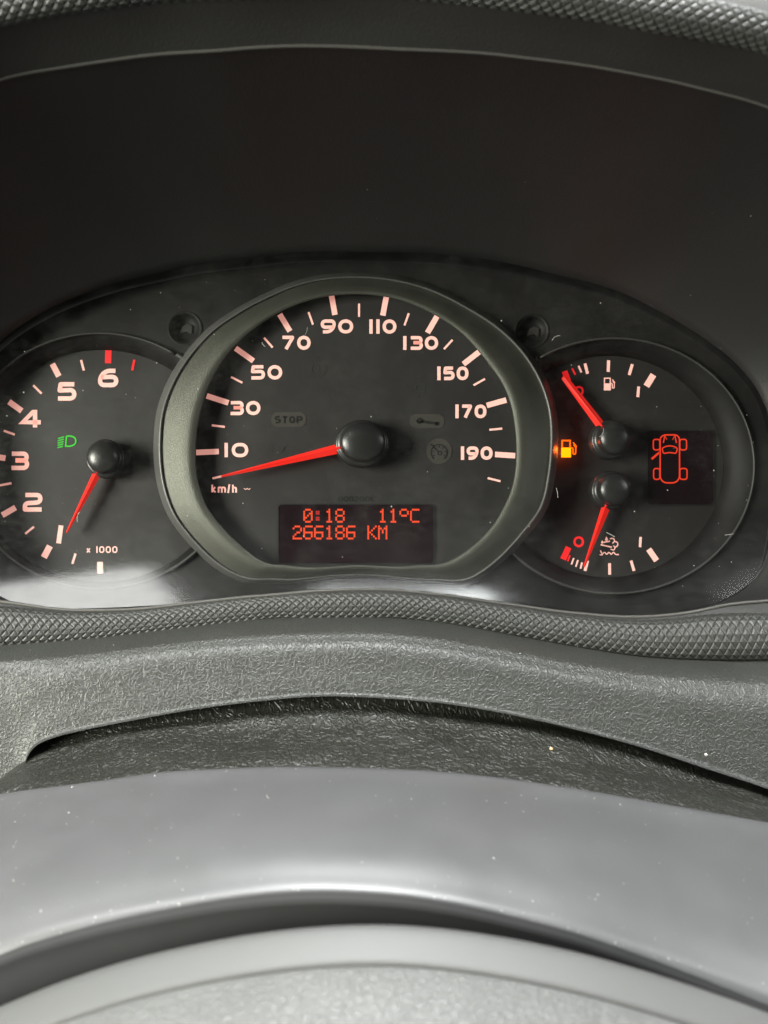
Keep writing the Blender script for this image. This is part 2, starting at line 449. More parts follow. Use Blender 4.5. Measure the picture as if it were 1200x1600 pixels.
def lens_material():
    m = bpy.data.materials.new('clear_lens')
    m.use_nodes = True
    nt = m.node_tree; nt.nodes.clear()
    L = nt.links.new
    out = N(nt, 'ShaderNodeOutputMaterial')
    tr = N(nt, 'ShaderNodeBsdfTransparent'); tr.inputs['Color'].default_value = (0.97, 0.97, 0.97, 1)
    gl = N(nt, 'ShaderNodeBsdfGlossy'); gl.inputs['Roughness'].default_value = 0.10
    df = N(nt, 'ShaderNodeBsdfDiffuse'); df.inputs['Color'].default_value = (0.75, 0.74, 0.70, 1)
    lw = N(nt, 'ShaderNodeLayerWeight'); lw.inputs['Blend'].default_value = 0.5      # Schlick reflectance of a thin clear sheet
    pw = N(nt, 'ShaderNodeMath', operation='POWER'); pw.inputs[1].default_value = 5.0
    fr = N(nt, 'ShaderNodeMath', operation='MULTIPLY_ADD'); fr.inputs[1].default_value = 0.94; fr.inputs[2].default_value = 0.045
    L(lw.outputs['Facing'], pw.inputs[0]); L(pw.outputs[0], fr.inputs[0])
    m1, m2 = N(nt, 'ShaderNodeMixShader'), N(nt, 'ShaderNodeMixShader')
    tc = N(nt, 'ShaderNodeTexCoord')
    # wiped dust film: streaks along the wiping direction, patchy
    mp = N(nt, 'ShaderNodeMapping'); mp.inputs['Scale'].default_value = (0.55, 1, 1.2); mp.inputs['Rotation'].default_value = (0, 0.35, 0)
    st = N(nt, 'ShaderNodeTexNoise', i={'Scale': 420, 'Detail': 5.0, 'Roughness': 0.7})
    pa = N(nt, 'ShaderNodeTexNoise', i={'Scale': 38, 'Detail': 8.0, 'Roughness': 0.72})
    L(tc.outputs['Object'], mp.inputs['Vector']); L(mp.outputs['Vector'], st.inputs['Vector']); L(tc.outputs['Object'], pa.inputs['Vector'])
    a = N(nt, 'ShaderNodeMapRange', i={'From Min': 0.42, 'From Max': 0.80, 'To Min': 0.45, 'To Max': 1.0})
    b = N(nt, 'ShaderNodeMapRange', i={'From Min': 0.44, 'From Max': 0.75, 'To Min': 0.002, 'To Max': 0.034})
    mu = N(nt, 'ShaderNodeMath', operation='MULTIPLY')
    L(st.outputs['Fac'], a.inputs['Value']); L(pa.outputs['Fac'], b.inputs['Value'])
    L(a.outputs['Result'], mu.inputs[0]); L(b.outputs['Result'], mu.inputs[1])
    rr = N(nt, 'ShaderNodeMapRange', i={'From Min': 0.35, 'From Max': 0.75, 'To Min': 0.11, 'To Max': 0.16})
    L(st.outputs['Fac'], rr.inputs['Value']); L(rr.outputs['Result'], gl.inputs['Roughness'])
    L(fr.outputs[0], m1.inputs['Fac']); L(tr.outputs[0], m1.inputs[1]); L(gl.outputs[0], m1.inputs[2])
    L(mu.outputs[0], m2.inputs['Fac']); L(m1.outputs[0], m2.inputs[1]); L(df.outputs[0], m2.inputs[2])
    L(m2.outputs[0], out.inputs['Surface'])
    return m
M['lens'] = lens_material()

# ------------------------------------------------------------------ dashboard: hood, knurled trim, grained panel
NB = 360
C0 = (570, 690)
OPEN = [(-75,700),(-62,610),(0,533),(67,487),(169,445),(263,422),(400,401),(560,393),(700,398),(850,424),(987,464),(1033,487),(1100,528),(1150,567),(1183,607),(1205,660),(1212,740),(1208,830),(1190,892),(1150,930),(1100,949),(1035,959),(975,961),(900,955),(800,942),(700,928),(600,919),(500,921),(400,929),(300,940),(175,951),(100,951),(30,945),(0,933),(-40,890),(-70,800)]
SEAM = [(0,122),(100,103),(200,88),(360,75),(600,73),(800,85),(960,107),(1100,137),(1200,165),(1330,240),(1400,400),(1420,600),(1380,830),(1290,920),(1200,940),(1150,942),(1100,954),(1035,963),(975,965),(900,959),(800,946),(700,932),(600,923),(500,925),(400,933),(300,943),(175,954),(100,954),(0,940),(-120,925),(-230,860),(-330,600),(-290,350),(-140,190)]
SIN = [(0,42),(100,22),(200,8),(400,-3),(600,-5),(800,15),(1000,45),(1100,62),(1200,85),(1360,170),(1450,350),(1480,600),(1430,850),(1330,940),(1200,960),(1150,958),(1100,962),(1035,970),(975,971),(900,964),(800,950),(700,936),(600,927),(500,928),(400,936),(300,947),(175,958),(100,959),(0,948),(-150,935),(-290,850),(-400,600),(-360,300),(-190,120)]
SOUT = [(0,-20),(100,-45),(200,-62),(400,-75),(600,-75),(800,-55),(1000,-20),(1100,0),(1200,22),(1400,120),(1510,330),(1540,600),(1490,890),(1350,1015),(1200,1031),(1100,1031),(1000,1026),(900,1011),(800,993),(700,975),(600,966),(450,966),(350,975),(250,987),(135,1001),(0,1010),(-170,1000),(-340,890),(-460,600),(-420,270),(-230,70)]
def sstep(a, b, x):
    t = max(0.0, min(1.0, (x - a) / (b - a)))
    return t * t * (3 - 2 * t)
def ring_depth(py, lo, hi): return lo + (hi - lo) * sstep(720, 20, py)
def lens_y(px, py):
    a, b = (px - 570) / 640, (py - 680) / 280
    return -0.0170 - 0.0040 * b + 0.009 * a * a - 0.0230 * max(0, b - 0.4) ** 2

opn, sem, sin_, sout = (polar(q, NB, C0) for q in (OPEN, SEAM, SIN, SOUT))
dash = empty('dashboard', P(570, 1000, -0.05))
tag(dash, 'dark car dashboard with deep hood, knurled trim and grained panel around the instruments', 'dashboard')

r_open = [P(x, y, lens_y(x, y) - 0.001) for x, y in opn]
r_seam = [P(x, y, ring_depth(y, -0.033, -0.118)) for x, y in sem]
r_sin = [P(x, y, ring_depth(y, -0.0345, -0.132)) for x, y in sin_]
r_sout = [P(x, y, ring_depth(y, -0.0385, -0.134)) for x, y in sout]
cen = Vector((0.02, 0, 0.04))
def bulge(p, q, f, amt):
    m = p.lerp(q, f)
    d = Vector((m.x - cen.x, 0, m.z - cen.z)).normalized()
    return m + d * amt * (p - q).length
rows = [r_open,
        [bulge(p, q, 0.3, 0.045) for p, q in zip(r_open, r_seam)],
        [bulge(p, q, 0.7, 0.045) for p, q in zip(r_open, r_seam)],
        r_seam]
lip = [p + Vector((0, 0.0015, 0)) + (p - P(570, 690, p.y)).normalized() * 0.0006 for p in r_open]
hood = loops('binnacle_hood', [lip] + smooth_rows(rows, 14), M['hood'], dash)
step = [p + (Vector((cen.x, p.y, cen.z)) - p).normalized() * 0.0007 for p in r_seam]
rows = [step, [bulge(p, q, 0.5, 0.03) for p, q in zip(step, r_sin)], r_sin]
hood_rim = loops('hood_rim', smooth_rows(rows, 8), M['hood_rim'], dash)
def sweep(name, path, rad, mat_, parent, closed=True, ns=8):
    n = len(path); v = []
    for i, p in enumerate(path):
        a, b = (path[i - 1], path[(i + 1) % n]) if closed else (path[max(0, i - 1)], path[min(n - 1, i + 1)])
        t = (b - a).normalized()
        u = t.cross(Vector((0, 1, 0))).normalized(); ww = t.cross(u)
        for k in range(ns):
            an = 2 * math.pi * k / ns
            v.append(p + u * rad * math.cos(an) + ww * rad * math.sin(an))
    f = []
    for i in range(n if closed else n - 1):
        for k in range(ns):
            i2 = (i + 1) % n
            f.append((i * ns + k, i * ns + (k + 1) % ns, i2 * ns + (k + 1) % ns, i2 * ns + k))
    if not closed:
        f += [tuple(range(ns))[::-1], tuple((n - 1) * ns + k for k in range(ns))]
    return obj(name, v, f, mat_, parent)
M['seam'] = plain('seam_edge', (0.07, 0.068, 0.062), 0.5, 0.4)
sweep('seam_bead', [p + (Vector((cen.x, p.y, cen.z)) - p).normalized() * 0.0004 + Vector((0, -0.0002, 0)) for p in r_seam], 0.0006, M['seam'], hood_rim)

# knurled roll: rows round a half-round section, truncated pyramids on a diamond lattice
def resample_closed(rows, n):
    """arc-length resample of parallel closed rows (by the middle row)"""
    mid = rows[len(rows) // 2]
    m = len(mid)
    acc = [0.0]
    for i in range(m): acc.append(acc[-1] + (mid[(i + 1) % m] - mid[i]).length)
    out = [[] for _ in rows]
    j = 0
    for k in range(n):
        s = acc[-1] * k / n
        while acc[j + 1] < s: j += 1
        t = (s - acc[j]) / (acc[j + 1] - acc[j])
        for r, o in zip(rows, out): o.append(r[j % m].lerp(r[(j + 1) % m], t))
    return out
NK, NVK = 740, 11
def nearest(p, loop):
    best = None
    for i in range(len(loop)):
        a, b = loop[i], loop[(i + 1) % len(loop)]
        t = max(0.0, min(1.0, (p - a).dot(b - a) / max(1e-12, (b - a).length_squared)))
        c = a.lerp(b, t); d = (c - p).length_squared
        if best is None or d < best[0]: best = (d, c)
    return best[1]
r_near = [nearest(p, r_sout) for p in r_sin]
for _ in range(3): r_near = [(r_near[i - 1] + r_near[i] * 2 + r_near[(i + 1) % NB]) / 4 for i in range(NB)]
prof = []
for i in range(NVK):
    t = i / (NVK - 1)
    an = math.pi * t
    row = []
    for p, q in zip(r_sin, r_near):
        h = (q - p)
        inw = (Vector((cen.x, p.y, cen.z)) - p).normalized()
        nrm = (Vector((0, -1, 0)) + inw * (0.55 - 0.85 * max(0.0, min(1.0, (p.z - 0.02) / 0.08)))).normalized()
        nrm = (nrm - h.normalized() * nrm.dot(h.normalized())).normalized()
        f = 0.5 - 0.5 * math.cos(an)
        row.append(p.lerp(q, f) + nrm * math.sin(an) * h.length * 0.42)
    prof.append(row)
lat = resample_closed(prof, NK)
kv, kf = [], []
idx = {}
def lv(i, j):
    j %= NK
    if (i, j) not in idx:
        idx[(i, j)] = len(kv); kv.append(lat[max(0, min(NVK - 1, i))][j])
    return idx[(i, j)]
for i in range(0, NVK):
    for j in range(NK):
        if (i + j) % 2 == 0: continue
        c = lat[i][j]
        nb = [(i, j + 1), (i + 1, j), (i, j - 1), (i - 1, j)]
        nb = [(max(0, min(NVK - 1, a)), b) for a, b in nb]
        a = lat[nb[0][0]][nb[0][1] % NK] - lat[nb[2][0]][nb[2][1] % NK]
        b = lat[nb[1][0]][nb[1][1]] - lat[nb[3][0]][nb[3][1]]
        n = a.cross(b)
        if n.length < 1e-12: continue
        n.normalize()
        outw = c - (lat[0][j] + lat[NVK - 1][j]) / 2
        if n.dot(outw) < 0: n = -n
        base = [lv(a_, b_) for a_, b_ in nb]
        prev = base
        for fr_, hh in ((0.84, 0.00022), (0.50, 0.00040)):
            ring = []
            for q in base:
                ring.append(len(kv)); kv.append(c.lerp(kv[q], fr_) + n * hh)
            for k in range(4):
                kf.append((prev[k], prev[(k + 1) % 4], ring[(k + 1) % 4], ring[k]))
            prev = ring
        kf.append(tuple(prev))
kn = obj('knurled_trim', kv, kf, M['knurl'], dash, smooth=False)
kn['kind'] = 'stuff'

# hood's outer skin and dash top, over the upper half
up = [k for k in range(NB) if math.radians(-25) < math.atan2(C0[1] - sout[k][1], sout[k][0] - C0[0]) <= math.pi + .01 or math.atan2(C0[1] - sout[k][1], sout[k][0] - C0[0]) < math.radians(-155)]
up.sort(key=lambda k: (math.atan2(C0[1] - sout[k][1], sout[k][0] - C0[0]) + math.radians(100)) % (2 * math.pi))
def outw(p, s, dy): return Vector((cen.x + (p.x - cen.x) * s, p.y + dy, cen.z + (p.z - cen.z) * s))
b0 = [r_sout[k] for k in up]
rows = smooth_rows([b0, [outw(p, 1.07, 0.004) for p in b0], [outw(p, 1.14, 0.03) for p in b0], [outw(p, 1.18, 0.12) for p in b0], [outw(p, 1.2, 0.42) for p in b0]], 16)
obj('hood_skin', [p for r in rows for p in r], grid_faces(len(rows), len(b0)), M['hood_rim'], dash)

# grained panel below
PANEL = [((-700,980),(-700,1045),(-700,1460)),((-500,990),(-500,1046),(-500,1440)),((-300,1000),(-300,1045),(-300,1420)),((-170,1000),(-150,1043),(-150,1420)),((-60,1009),(-60,1042),(-10,1400)),((0,1009),(0,1040),(22,1310)),((30,1007),(28,1038),(32,1238)),((58,1005),(52,1036),(38,1196)),
 ((88,1003),(78,1034),(52,1169)),((115,1001),(103,1031),(80,1154)),((160,997),(148,1025),(125,1142)),((225,990),(214,1016),(200,1127)),((310,980),(305,1006),(300,1109)),((400,970),(400,999),(400,1096)),
 ((500,966),(500,996),(500,1088)),((600,967),(600,996),(600,1091)),((700,976),(700,1007),(700,1100)),((800,994),(800,1025),(800,1117)),((900,1012),(900,1045),(900,1140)),((1000,1027),(1000,1060),(1000,1167)),
 ((1100,1032),(1100,1072),(1100,1200)),((1200,1032),(1200,1081),(1200,1233)),((1350,1020),(1350,1090),(1350,1290)),((1500,1010),(1500,1095),(1500,1360)),((1700,1000),(1700,1096),(1700,1460)),((1950,990),(1950,1096),(1950,1560))]
rows = [[], [], [], [], [], [], [], []]
for s, b, a in PANEL:
    rows[0].append(P(s[0], s[1] - 6, -0.036))
    rows[1].append(P(s[0], s[1] + (b[1] - s[1]) * 0.60, -0.0535))
    rows[2].append(P(b[0], b[1] + 2, -0.0576))
    rows[3].append(P(b[0] + (a[0] - b[0]) * 0.13, b[1] + (a[1] - b[1]) * 0.20, -0.0600))
    rows[4].append(P(b[0] + (a[0] - b[0]) * 0.45, b[1] + (a[1] - b[1]) * 0.55, -0.0610))
    rows[5].append(P(b[0] + (a[0] - b[0]) * 0.93, b[1] + (a[1] - b[1]) * 0.94, -0.0620))
    rows[6].append(P(a[0], a[1], -0.0612))
    rows[7].append(P(a[0], a[1] - 4, -0.030))
rows = [spline(r, 280) for r in rows]
rows = smooth_rows(rows, 44)
panel = obj('grained_panel', [p for r in rows for p in r], grid_faces(44, 280, flip=True), M['panel'], dash)
panel_rows = rows

# ------------------------------------------------------------------ steering column gaiter
SHR = [(-200,1275),(-100,1257),(0,1242),(50,1235),(150,1222),(250,1208),(350,1202),(450,1199),(600,1202),(700,1208),(800,1219),(900,1234),(1000,1251),(1100,1269),(1200,1287),(1300,1307),(1400,1330)]
ARC = [(-60,1330),(-20,1260),(20,1190),(50,1155),(130,1125),(240,1105),(350,1090),(450,1080),(600,1080),(700,1090),(800,1106),(900,1129),(1000,1155),(1100,1188),(1200,1222),(1300,1262),(1400,1305)]
rows = [[P(x, y - 30, -0.0440) for x, y in ARC],
        [P(x, y, -0.0530) for x, y in ARC],
        [P((x + sx) / 2, (y + sy) / 2 - 2, -0.0655) for (x, y), (sx, sy) in zip(ARC, SHR)],
        [P(sx, sy - 8, -0.0822) for sx, sy in SHR],
        [P(sx, sy + 25, -0.0893) for sx, sy in SHR]]
rows = [spline(r, 260) for r in rows]
rows = smooth_rows(rows, 60)
for i, r in enumerate(rows):
    for j, p in enumerate(r):
        q = Vector((p.x * 28, p.y * 70, p.z * 40))
        f = noise.noise(q) * 0.0016 + noise.noise(q * 3.1) * 0.0006
        crease = math.exp(-((i / 60 - 0.33 - 0.05 * math.sin(j * 0.02)) / 0.035) ** 2) * -0.0009
        r[j] = p + Vector((0, -0.55, 0.8)) * (f + crease)
gaiter = obj('steering_column_gaiter', [p for r in rows for p in r], grid_faces(60, 260, flip=True), M['gaiter'])
tag(gaiter, 'dark wrinkled leather gaiter under the arch between grained panel and column shroud', 'gaiter')
gaiter_rows = rows

# ------------------------------------------------------------------ steering column shroud
FRT = [(-240,1600),(-120,1545),(0,1494),(60,1472),(160,1444),(270,1421),(380,1403),(490,1395),(610,1400),(710,1414),(805,1435),(900,1460),(1000,1494),(1100,1532),(1200,1572),(1310,1620),(1420,1675)]
rows = []
rows.append([P(x, y + 30, -0.078) for x, y in SHR])
rows.append([P(x, y + 4, -0.0835) for x, y in SHR])
rows.append([P(x, y, -0.087) for x, y in SHR])
for f, dep, lift in ((0.12, -0.0945, 4), (0.35, -0.1125, 5), (0.65, -0.1295, 3), (0.88, -0.1378, 0)):
    rows.append([P(x + (fx - x) * f, y + (fy - y) * f - lift, dep) for (x, y), (fx, fy) in zip(SHR, FRT)])
rows.append([P(x, y - 6, -0.1401) for x, y in FRT])
rows.append([P(x, y + 4, -0.1402) for x, y in FRT])
rows.append([P(x, y + 14, -0.1399) for x, y in FRT])
rows.append([P(x, y + 22 + 4 * abs(x - 560) / 560, -0.1390) for x, y in FRT])
rows.append([P(x, y + 48 + 35 * abs(x - 560) / 560, -0.1345) for x, y in FRT])
rows.append([P(x, y + 90 + 40 * abs(x - 560) / 560, -0.1250) for x, y in FRT])
rows = [spline(r, 200) for r in rows]
rows = smooth_rows(rows, 90)
shroud = obj('steering_column_shroud', [p for r in rows for p in r], grid_faces(90, 200, flip=True), M['shroud'])
tag(shroud, 'smooth grey plastic shroud over the steering column with a rolled front edge', 'column shroud')
shroud_rows = rows

# ------------------------------------------------------------------ steering wheel hub pad
PAD = [(-240,1690),(-120,1625),(0,1573),(100,1533),(200,1501),(300,1477),(400,1459),(500,1448),(600,1445),(700,1452),(800,1467),(900,1488),(1000,1515),(1100,1547),(1200,1583),(1310,1630),(1420,1685)]
wheel = empty('steering_wheel_hub', P(560, 1560, -0.17))
tag(wheel, 'pale grey grained steering wheel hub pad, nearest thing and out of focus', 'steering wheel')
def padrow(dy, dep, k=1.0): return spline([P(560 + (x - 560) * k, y + dy, dep) for x, y in PAD], 160)
rim_rows = smooth_rows([padrow(60, -0.1530), padrow(8, -0.1555), padrow(0, -0.1585), padrow(8, -0.1615), padrow(52, -0.1665), padrow(66, -0.1672)], 26)
obj('pad_border', [p for r in rim_rows for p in r], grid_faces(26, 160, flip=True), M['pad_rim'], wheel)
pad_rows = smooth_rows([padrow(66, -0.1668), padrow(71, -0.1682), padrow(120, -0.1750), padrow(220, -0.1860), padrow(420, -0.2030)], 30)
obj('airbag_cover', [p for r in pad_rows for p in r], grid_faces(30, 160, flip=True), M['pad'], wheel)

# ------------------------------------------------------------------ instrument cluster
cl = empty('instrument_cluster', P(570, 940, 0.0))
tag(cl, 'car instrument cluster with speedometer, rev counter, fuel and temperature gauges behind clear lens', 'instrument cluster')

Y_MASK, Y_SD, Y_WELL = 0.004, 0.0, 0.012
r_mask = [(570 + (x - 570) * 0.985, 690 + (y - 690) * (0.945 if y < 690 else 1.05)) for x, y in opn]
TR, TF = (155, 720, 213, 198), (158, 728, 196, 181)
GR, GF = (960, 728, 217, 198), (950, 729, 180, 173)
SENS = [(289, 513, 25), (831, 517, 25)]
holes = [ell(*TR), ell(*GR)] + [ell(x, y, r, r, 48) for x, y, r in SENS]
mask = plate('mask_plate', r_mask, Y_MASK, M['mask'], cl, holes=holes)
loops('housing_wall', [[p + Vector((0, 0.0008, 0)) for p in r_open], [P(x, y, Y_MASK + 0.002) for x, y in r_mask]], M['gloss_black'], cl)
for (x, y, r) in SENS:
    rr = [[P(a, b, Y_MASK - 0.0004) for a, b in ell(x, y, r + 2, r + 2, 48)], [P(a, b, Y_MASK - 0.0007) for a, b in ell(x, y, r, r, 48)],
          [P(a, b, Y_MASK + 0.003) for a, b in ell(x, y, r * 0.86, r * 0.86, 48)], [P(a, b, Y_MASK + 0.0042) for a, b in ell(x, y, r * 0.5, r * 0.5, 48)], [P(a, b, Y_MASK + 0.0045) for a, b in ell(x, y, 0.4, 0.4, 48)]]
    s = loops('round_recess', rr, M['well'], cl)
    Print().fill([(x - 8, y + 8), (x - 4, y - 3), (x + 3, y - 7), (x + 11, y - 4), (x + 10, y + 9), (x + 2, y + 5)]).build('sensor_window', Y_MASK + 0.0030, M['ink_ghost_dim'], s)

def arc_ring(name, e, a0, a1, wid, y, mat_, parent, h=0.0022):
    """raised rim along part of an ellipse"""
    n = 120
    rows = [[], [], [], [], []]
    for k in range(n):
        a = math.radians(a0 + (a1 - a0) * k / (n - 1))
        for i, (dr, dy) in enumerate(((wid, 0.0006), (wid * 0.9, -h), (wid * 0.45, -h * 1.25), (0, -h), (-1.5, 0.003))):
            rows[i].append(P(e[0] + (e[2] + dr) * math.cos(a), e[1] - (e[3] + dr) * math.sin(a), y + dy))
    v = [p for r in rows for p in r]
    f = grid_faces(5, n)
    f += [(0, n, 2 * n, 3 * n, 4 * n), tuple(i * n + n - 1 for i in range(5))[::-1]]
    return obj(name, v, f, mat_, parent)

def gauge(name, rim, face, label):
    d = plate(name, ell(*face), Y_WELL, M['dial'], cl)
    d['label'] = label
    loops('well_wall', [[P(x, y, Y_MASK + 0.0004) for x, y in ell(*rim)], [P(x, y, Y_WELL - 0.0055) for x, y in ell((rim[0] + 2 * face[0]) / 3, (rim[1] + 2 * face[1]) / 3, (rim[2] + 2 * face[2]) / 3, (rim[3] + 2 * face[3]) / 3)], [P(x, y, Y_WELL + 0.0003) for x, y in ell(*face)]], M['well'], cl)
    return d
tach = gauge('tachometer_dial', TR, TF, 'black rev counter dial numbered 1 to 6')
aux = gauge('fuel_temperature_dial', GR, GF, 'black dial with fuel scale above and temperature scale below')
arc_ring('dial_rim', TR, 57, 318, 3.6, Y_MASK, M['rim'], cl)
arc_ring('dial_rim', GR, -137, 122, 3.6, Y_MASK, M['rim'], cl)
for e, angs in ((TR, ((50, 56), (319, 324))), (GR, ((123, 128), (-143, -138)))):
    for a0, a1 in angs: arc_ring('rim_clip', e, a0, a1, 7, Y_MASK, M['rim'], cl, h=0.0017)

S_IN = [(306,706),(307,735),(311,757),(322,789),(342,817),(367,843),(405,874),(421,881),(450,883),(556,883),(650,883),(673,883),(696,879),(719,867),(770,821),(785,796),(798,767),(805,735),(806.5,706),(804,665),(798,633),(787,604),(758,562),(719,519),(673,489),(617,467),(556,460),(493,467),(443,485),(392,518),(354,556),(325,607),(311,657)]
S_OUT = [(249,690),(251,735),(258,770),(272,805),(303,846),(344,884),(374,900),(392,905),(430,905),(525,899),(600,900),(680,906),(713,908),(735,904),(757,891),(815,835),(846,793),(859,739),(863,690),(860,640),(843,590),(815,547),(781,514),(730,481),(673,453),(617,438),(556,433),(500,437),(462,446),(417,465),(367,492),(335,514),(303,547),(272,594),(254,642)]
CS = (556, 690)
s_in, s_out = polar(S_IN, 240, CS, 1), polar(S_OUT, 240, CS, 1)
sd = plate('speedometer_dial', [(556 + (x - 556) * 1.02, 690 + (y - 690) * 1.02) for x, y in s_in], Y_SD, M['dial'], cl)
sd['label'] = 'black speedometer dial numbered 10 to 190'
Y_BI, Y_BO = -0.0072, -0.0030
mixp = lambda a, b, f: [(p[0] + (q[0] - p[0]) * f, p[1] + (q[1] - p[1]) * f) for p, q in zip(a, b)]
bz = loops('speedometer_bezel', [[P(x, y, Y_SD - 0.0001) for x, y in mixp(s_in, s_out, 0.02)], [P(x, y, Y_BI) for x, y in s_in], [P(x, y, Y_BI - 0.0006) for x, y in mixp(s_in, s_out, 0.03)],
     [P(x, y, Y_BI - 0.0002) for x, y in mixp(s_in, s_out, 0.25)], [P(x, y, Y_BI + 0.0009) for x, y in mixp(s_in, s_out, 0.55)], [P(x, y, Y_BO - 0.0004) for x, y in mixp(s_in, s_out, 0.85)], [P(x, y, Y_BO) for x, y in mixp(s_in, s_out, 0.94)]], M['bezel'], cl, flip=False)
grow = lambda k: [(556 + (x - 556) * k, 690 + (y - 690) * k) for x, y in s_out]
loops('bezel_edge', [[P(x, y, Y_BO + 0.0003) for x, y in mixp(s_in, s_out, 0.935)], [P(x, y, Y_BO - 0.0009) for x, y in mixp(s_in, s_out, 0.96)], [P(x, y, Y_BO - 0.0011) for x, y in s_out], [P(x, y, Y_BO) for x, y in grow(1.006)], [P(x, y, Y_BO + 0.003) for x, y in grow(1.022)], [P(x, y, Y_MASK + 0.001) for x, y in grow(1.03)]], M['bezel_edge'], bz)

INK = 0.00018
def tick(parent, y, a, b, wid, m='ink'):
    Print().stroke([a, b], wid).build('tick_mark', y - INK, M[m], parent)

# --- speedometer print
for a, b in (((306.5,707),(342,705.5)),((323,618.5),(357,629.5)),((368,544),(396,564)),((437,491),(453,517.5)),((518,462),(523.4,492)),((604,462),(598,493)),((683,494),(668,520)),((748.5,550),(724,569)),((791,625),(760.6,633.5)),((773.4,710),(805,712))):
    tick(sd, Y_SD, a, b, 8.6)
for a, b in (((332,747.5),(347,744)),((331,664.5),(351.5,667)),((361,589),(378.7,598)),((412.6,527.7),(426,543)),((482,487.5),(489,507)),((561,474.5),(561,495)),((638.8,489.4),(632,508.4)),((707,531),(693.7,545.5)),((757.8,592),(740,602)),((784.7,669.6),(764.6,671.6)),((762,747),(782,752))):
    tick(sd, Y_SD, a, b, 3.2)
for s, x0, x1, y0, y1 in (('10',349,388,692,714.4),('30',358,407,626.5,648.6),('50',391,441,570.5,593),('70',439.5,485.4,524.5,546.5),('90',501,552,499,521),('110',576,619.5,499,521.4),('130',629,684.7,525,546.7),('150',682.7,732,572.6,594),('170',711,760,632,653.5),('190',719.5,769.7,697.5,718.5)):
    Print().text(s, x0, y0, x1, y1, 5.2, gap=0.16).build('numeral', Y_SD - INK, M['ink'], sd)
Print().text('km/h', 330, 757, 370.5, 770, 2.7, gap=0.2).build('unit_lettering', Y_SD - INK, M['ink'], sd)
Print().stroke([(381,763),(384,765),(386,763),(389,765),(391,763)], 0.9).build('small_mark', Y_SD - INK, M['ink'], sd)
Print().text('000200K', 529, 775.5, 585, 783.5, 1.1, gap=0.3).build('faint_lettering', Y_SD - INK, M['ink_dark'], sd)
# unlit warning symbols
w1 = Print().fill(rrect(424, 644, 478, 667, 10)).build('stop_warning', Y_SD - INK, M['ink_ghost'], sd)
Print().text('STOP', 429, 650, 472, 661.5, 2.6, gap=0.25).build('stop_lettering', Y_SD - 2 * INK, M['ink_dark'], sd)
Print().fill(rrect(640, 647, 694, 669, 10)).build('service_warning', Y_SD - INK, M['ink_ghost'], sd)
Print().stroke([(651,657),(654,660.5),(659,660),(662,656.5)], 3).stroke([(658,658.5),(684,662)], 4.2).fill(ell(656, 657, 5, 4.5, 20)).fill(ell(683, 662, 3.4, 3.4, 16)).build('spanner_symbol', Y_SD - 2 * INK, M['ink_dark'], sd)
Print().fill(ell(686, 705, 20, 20, 48)).build('cruise_warning', Y_SD - INK, M['ink_ghost'], sd)
pr = Print().stroke([(686 + 12.5 * math.cos(math.radians(a)), 707 - 12.5 * math.sin(math.radians(a))) for a in range(-50, 232, 8)], 1.8)
for a in range(-30, 220, 40): pr.stroke([(686 + 8 * math.cos(math.radians(a)), 707 - 8 * math.sin(math.radians(a))), (686 + 11 * math.cos(math.radians(a)), 707 - 11 * math.sin(math.radians(a)))], 1.3)
pr.stroke([(677, 698), (685, 706)], 1.6).stroke([(672, 694), (678, 697)], 2.5).stroke(ell(687, 708, 3, 3, 16), 1.4, True)
pr.build('cruise_symbol', Y_SD - 2 * INK, M['ink_dark'], sd)
Print().stroke(fillet([(416,698),(424,698),(428,703),(440,703),(448,696)], 1), 1.3).stroke(fillet([(424,703),(424,708),(438,708),(446,698)], 1), 1.3).build('oil_symbol', Y_SD - INK, M['ink_ghost_dim'], sd)
Print().stroke(rrect(650, 600, 664, 611, 3), 1.6, True).stroke([(652,614),(655,618),(652,622)], 1.4).stroke([(662,614),(659,618),(662,622)], 1.4).build('skid_symbol', Y_SD - INK, M['ink_ghost_dim'], sd)
Print().stroke(ell(498, 577, 11, 10, 32), 1.3, True).stroke([(498,571),(498,579)], 1.5).build('brake_symbol', Y_SD - INK, M['ink_ghost_dim'], sd)

# --- rev counter print
for a, b, wd, m in (((169.5,547.5),(169,567.5),10,'ink_red'),((81.7,568.5),(92,588),9,'ink'),((14,627.6),(34,642),9,'ink'),((-14,712.5),(8.5,716),9,'ink'),((3.4,805),(24.3,793),9,'ink'),((68.5,871),(78,853),10,'ink'),((156.3,878),(156.3,896),9,'ink'),
                    ((126.6,562.5),(131,579),3.6,'ink'),((210,562),(206.6,578.7),3.6,'ink_red'),((52,602),(65,615),3.4,'ink'),((6,673),(23,679),3.4,'ink'),((-1,758.5),(18,755),3.4,'ink'),((39.5,834),(53,823),3.4,'ink'),((118,865),(113,881),3.6,'ink')):
    tick(tach, Y_WELL, a, b, wd, m)
for s, x0, x1, y0, y1 in (('6',153,185,576,605),('5',88.5,119.5,597,626),('4',32,65,640,669),('3',15,45,705.5,734.5),('2',35.5,66.5,770,799.5)):
    Print().text(s, x0, y0, x1, y1, 6.8).build('numeral', Y_WELL - INK, M['ink'], tach)
Print().stroke([(91.5,849),(95.5,821)], 7.5).build('numeral', Y_WELL - INK, M['ink'], tach)
Print().text('x 1000', 135, 853.5, 183.5, 864, 1.9, gap=0.25).build('unit_lettering', Y_WELL - INK, M['ink'], tach)
pr = Print().stroke(fillet([(104,681.5),(110,681),(118.5,684),(118.5,694),(110,697.5),(103,697)], 7), 2.0).stroke([(104,681),(102.5,698)], 2.0)
for k in range(5): pr.stroke([(90.5 - k * 0.2, 685.2 + k * 3.6), (100.5 - k * 0.5, 682.5 + k * 3.7)], 1.6)
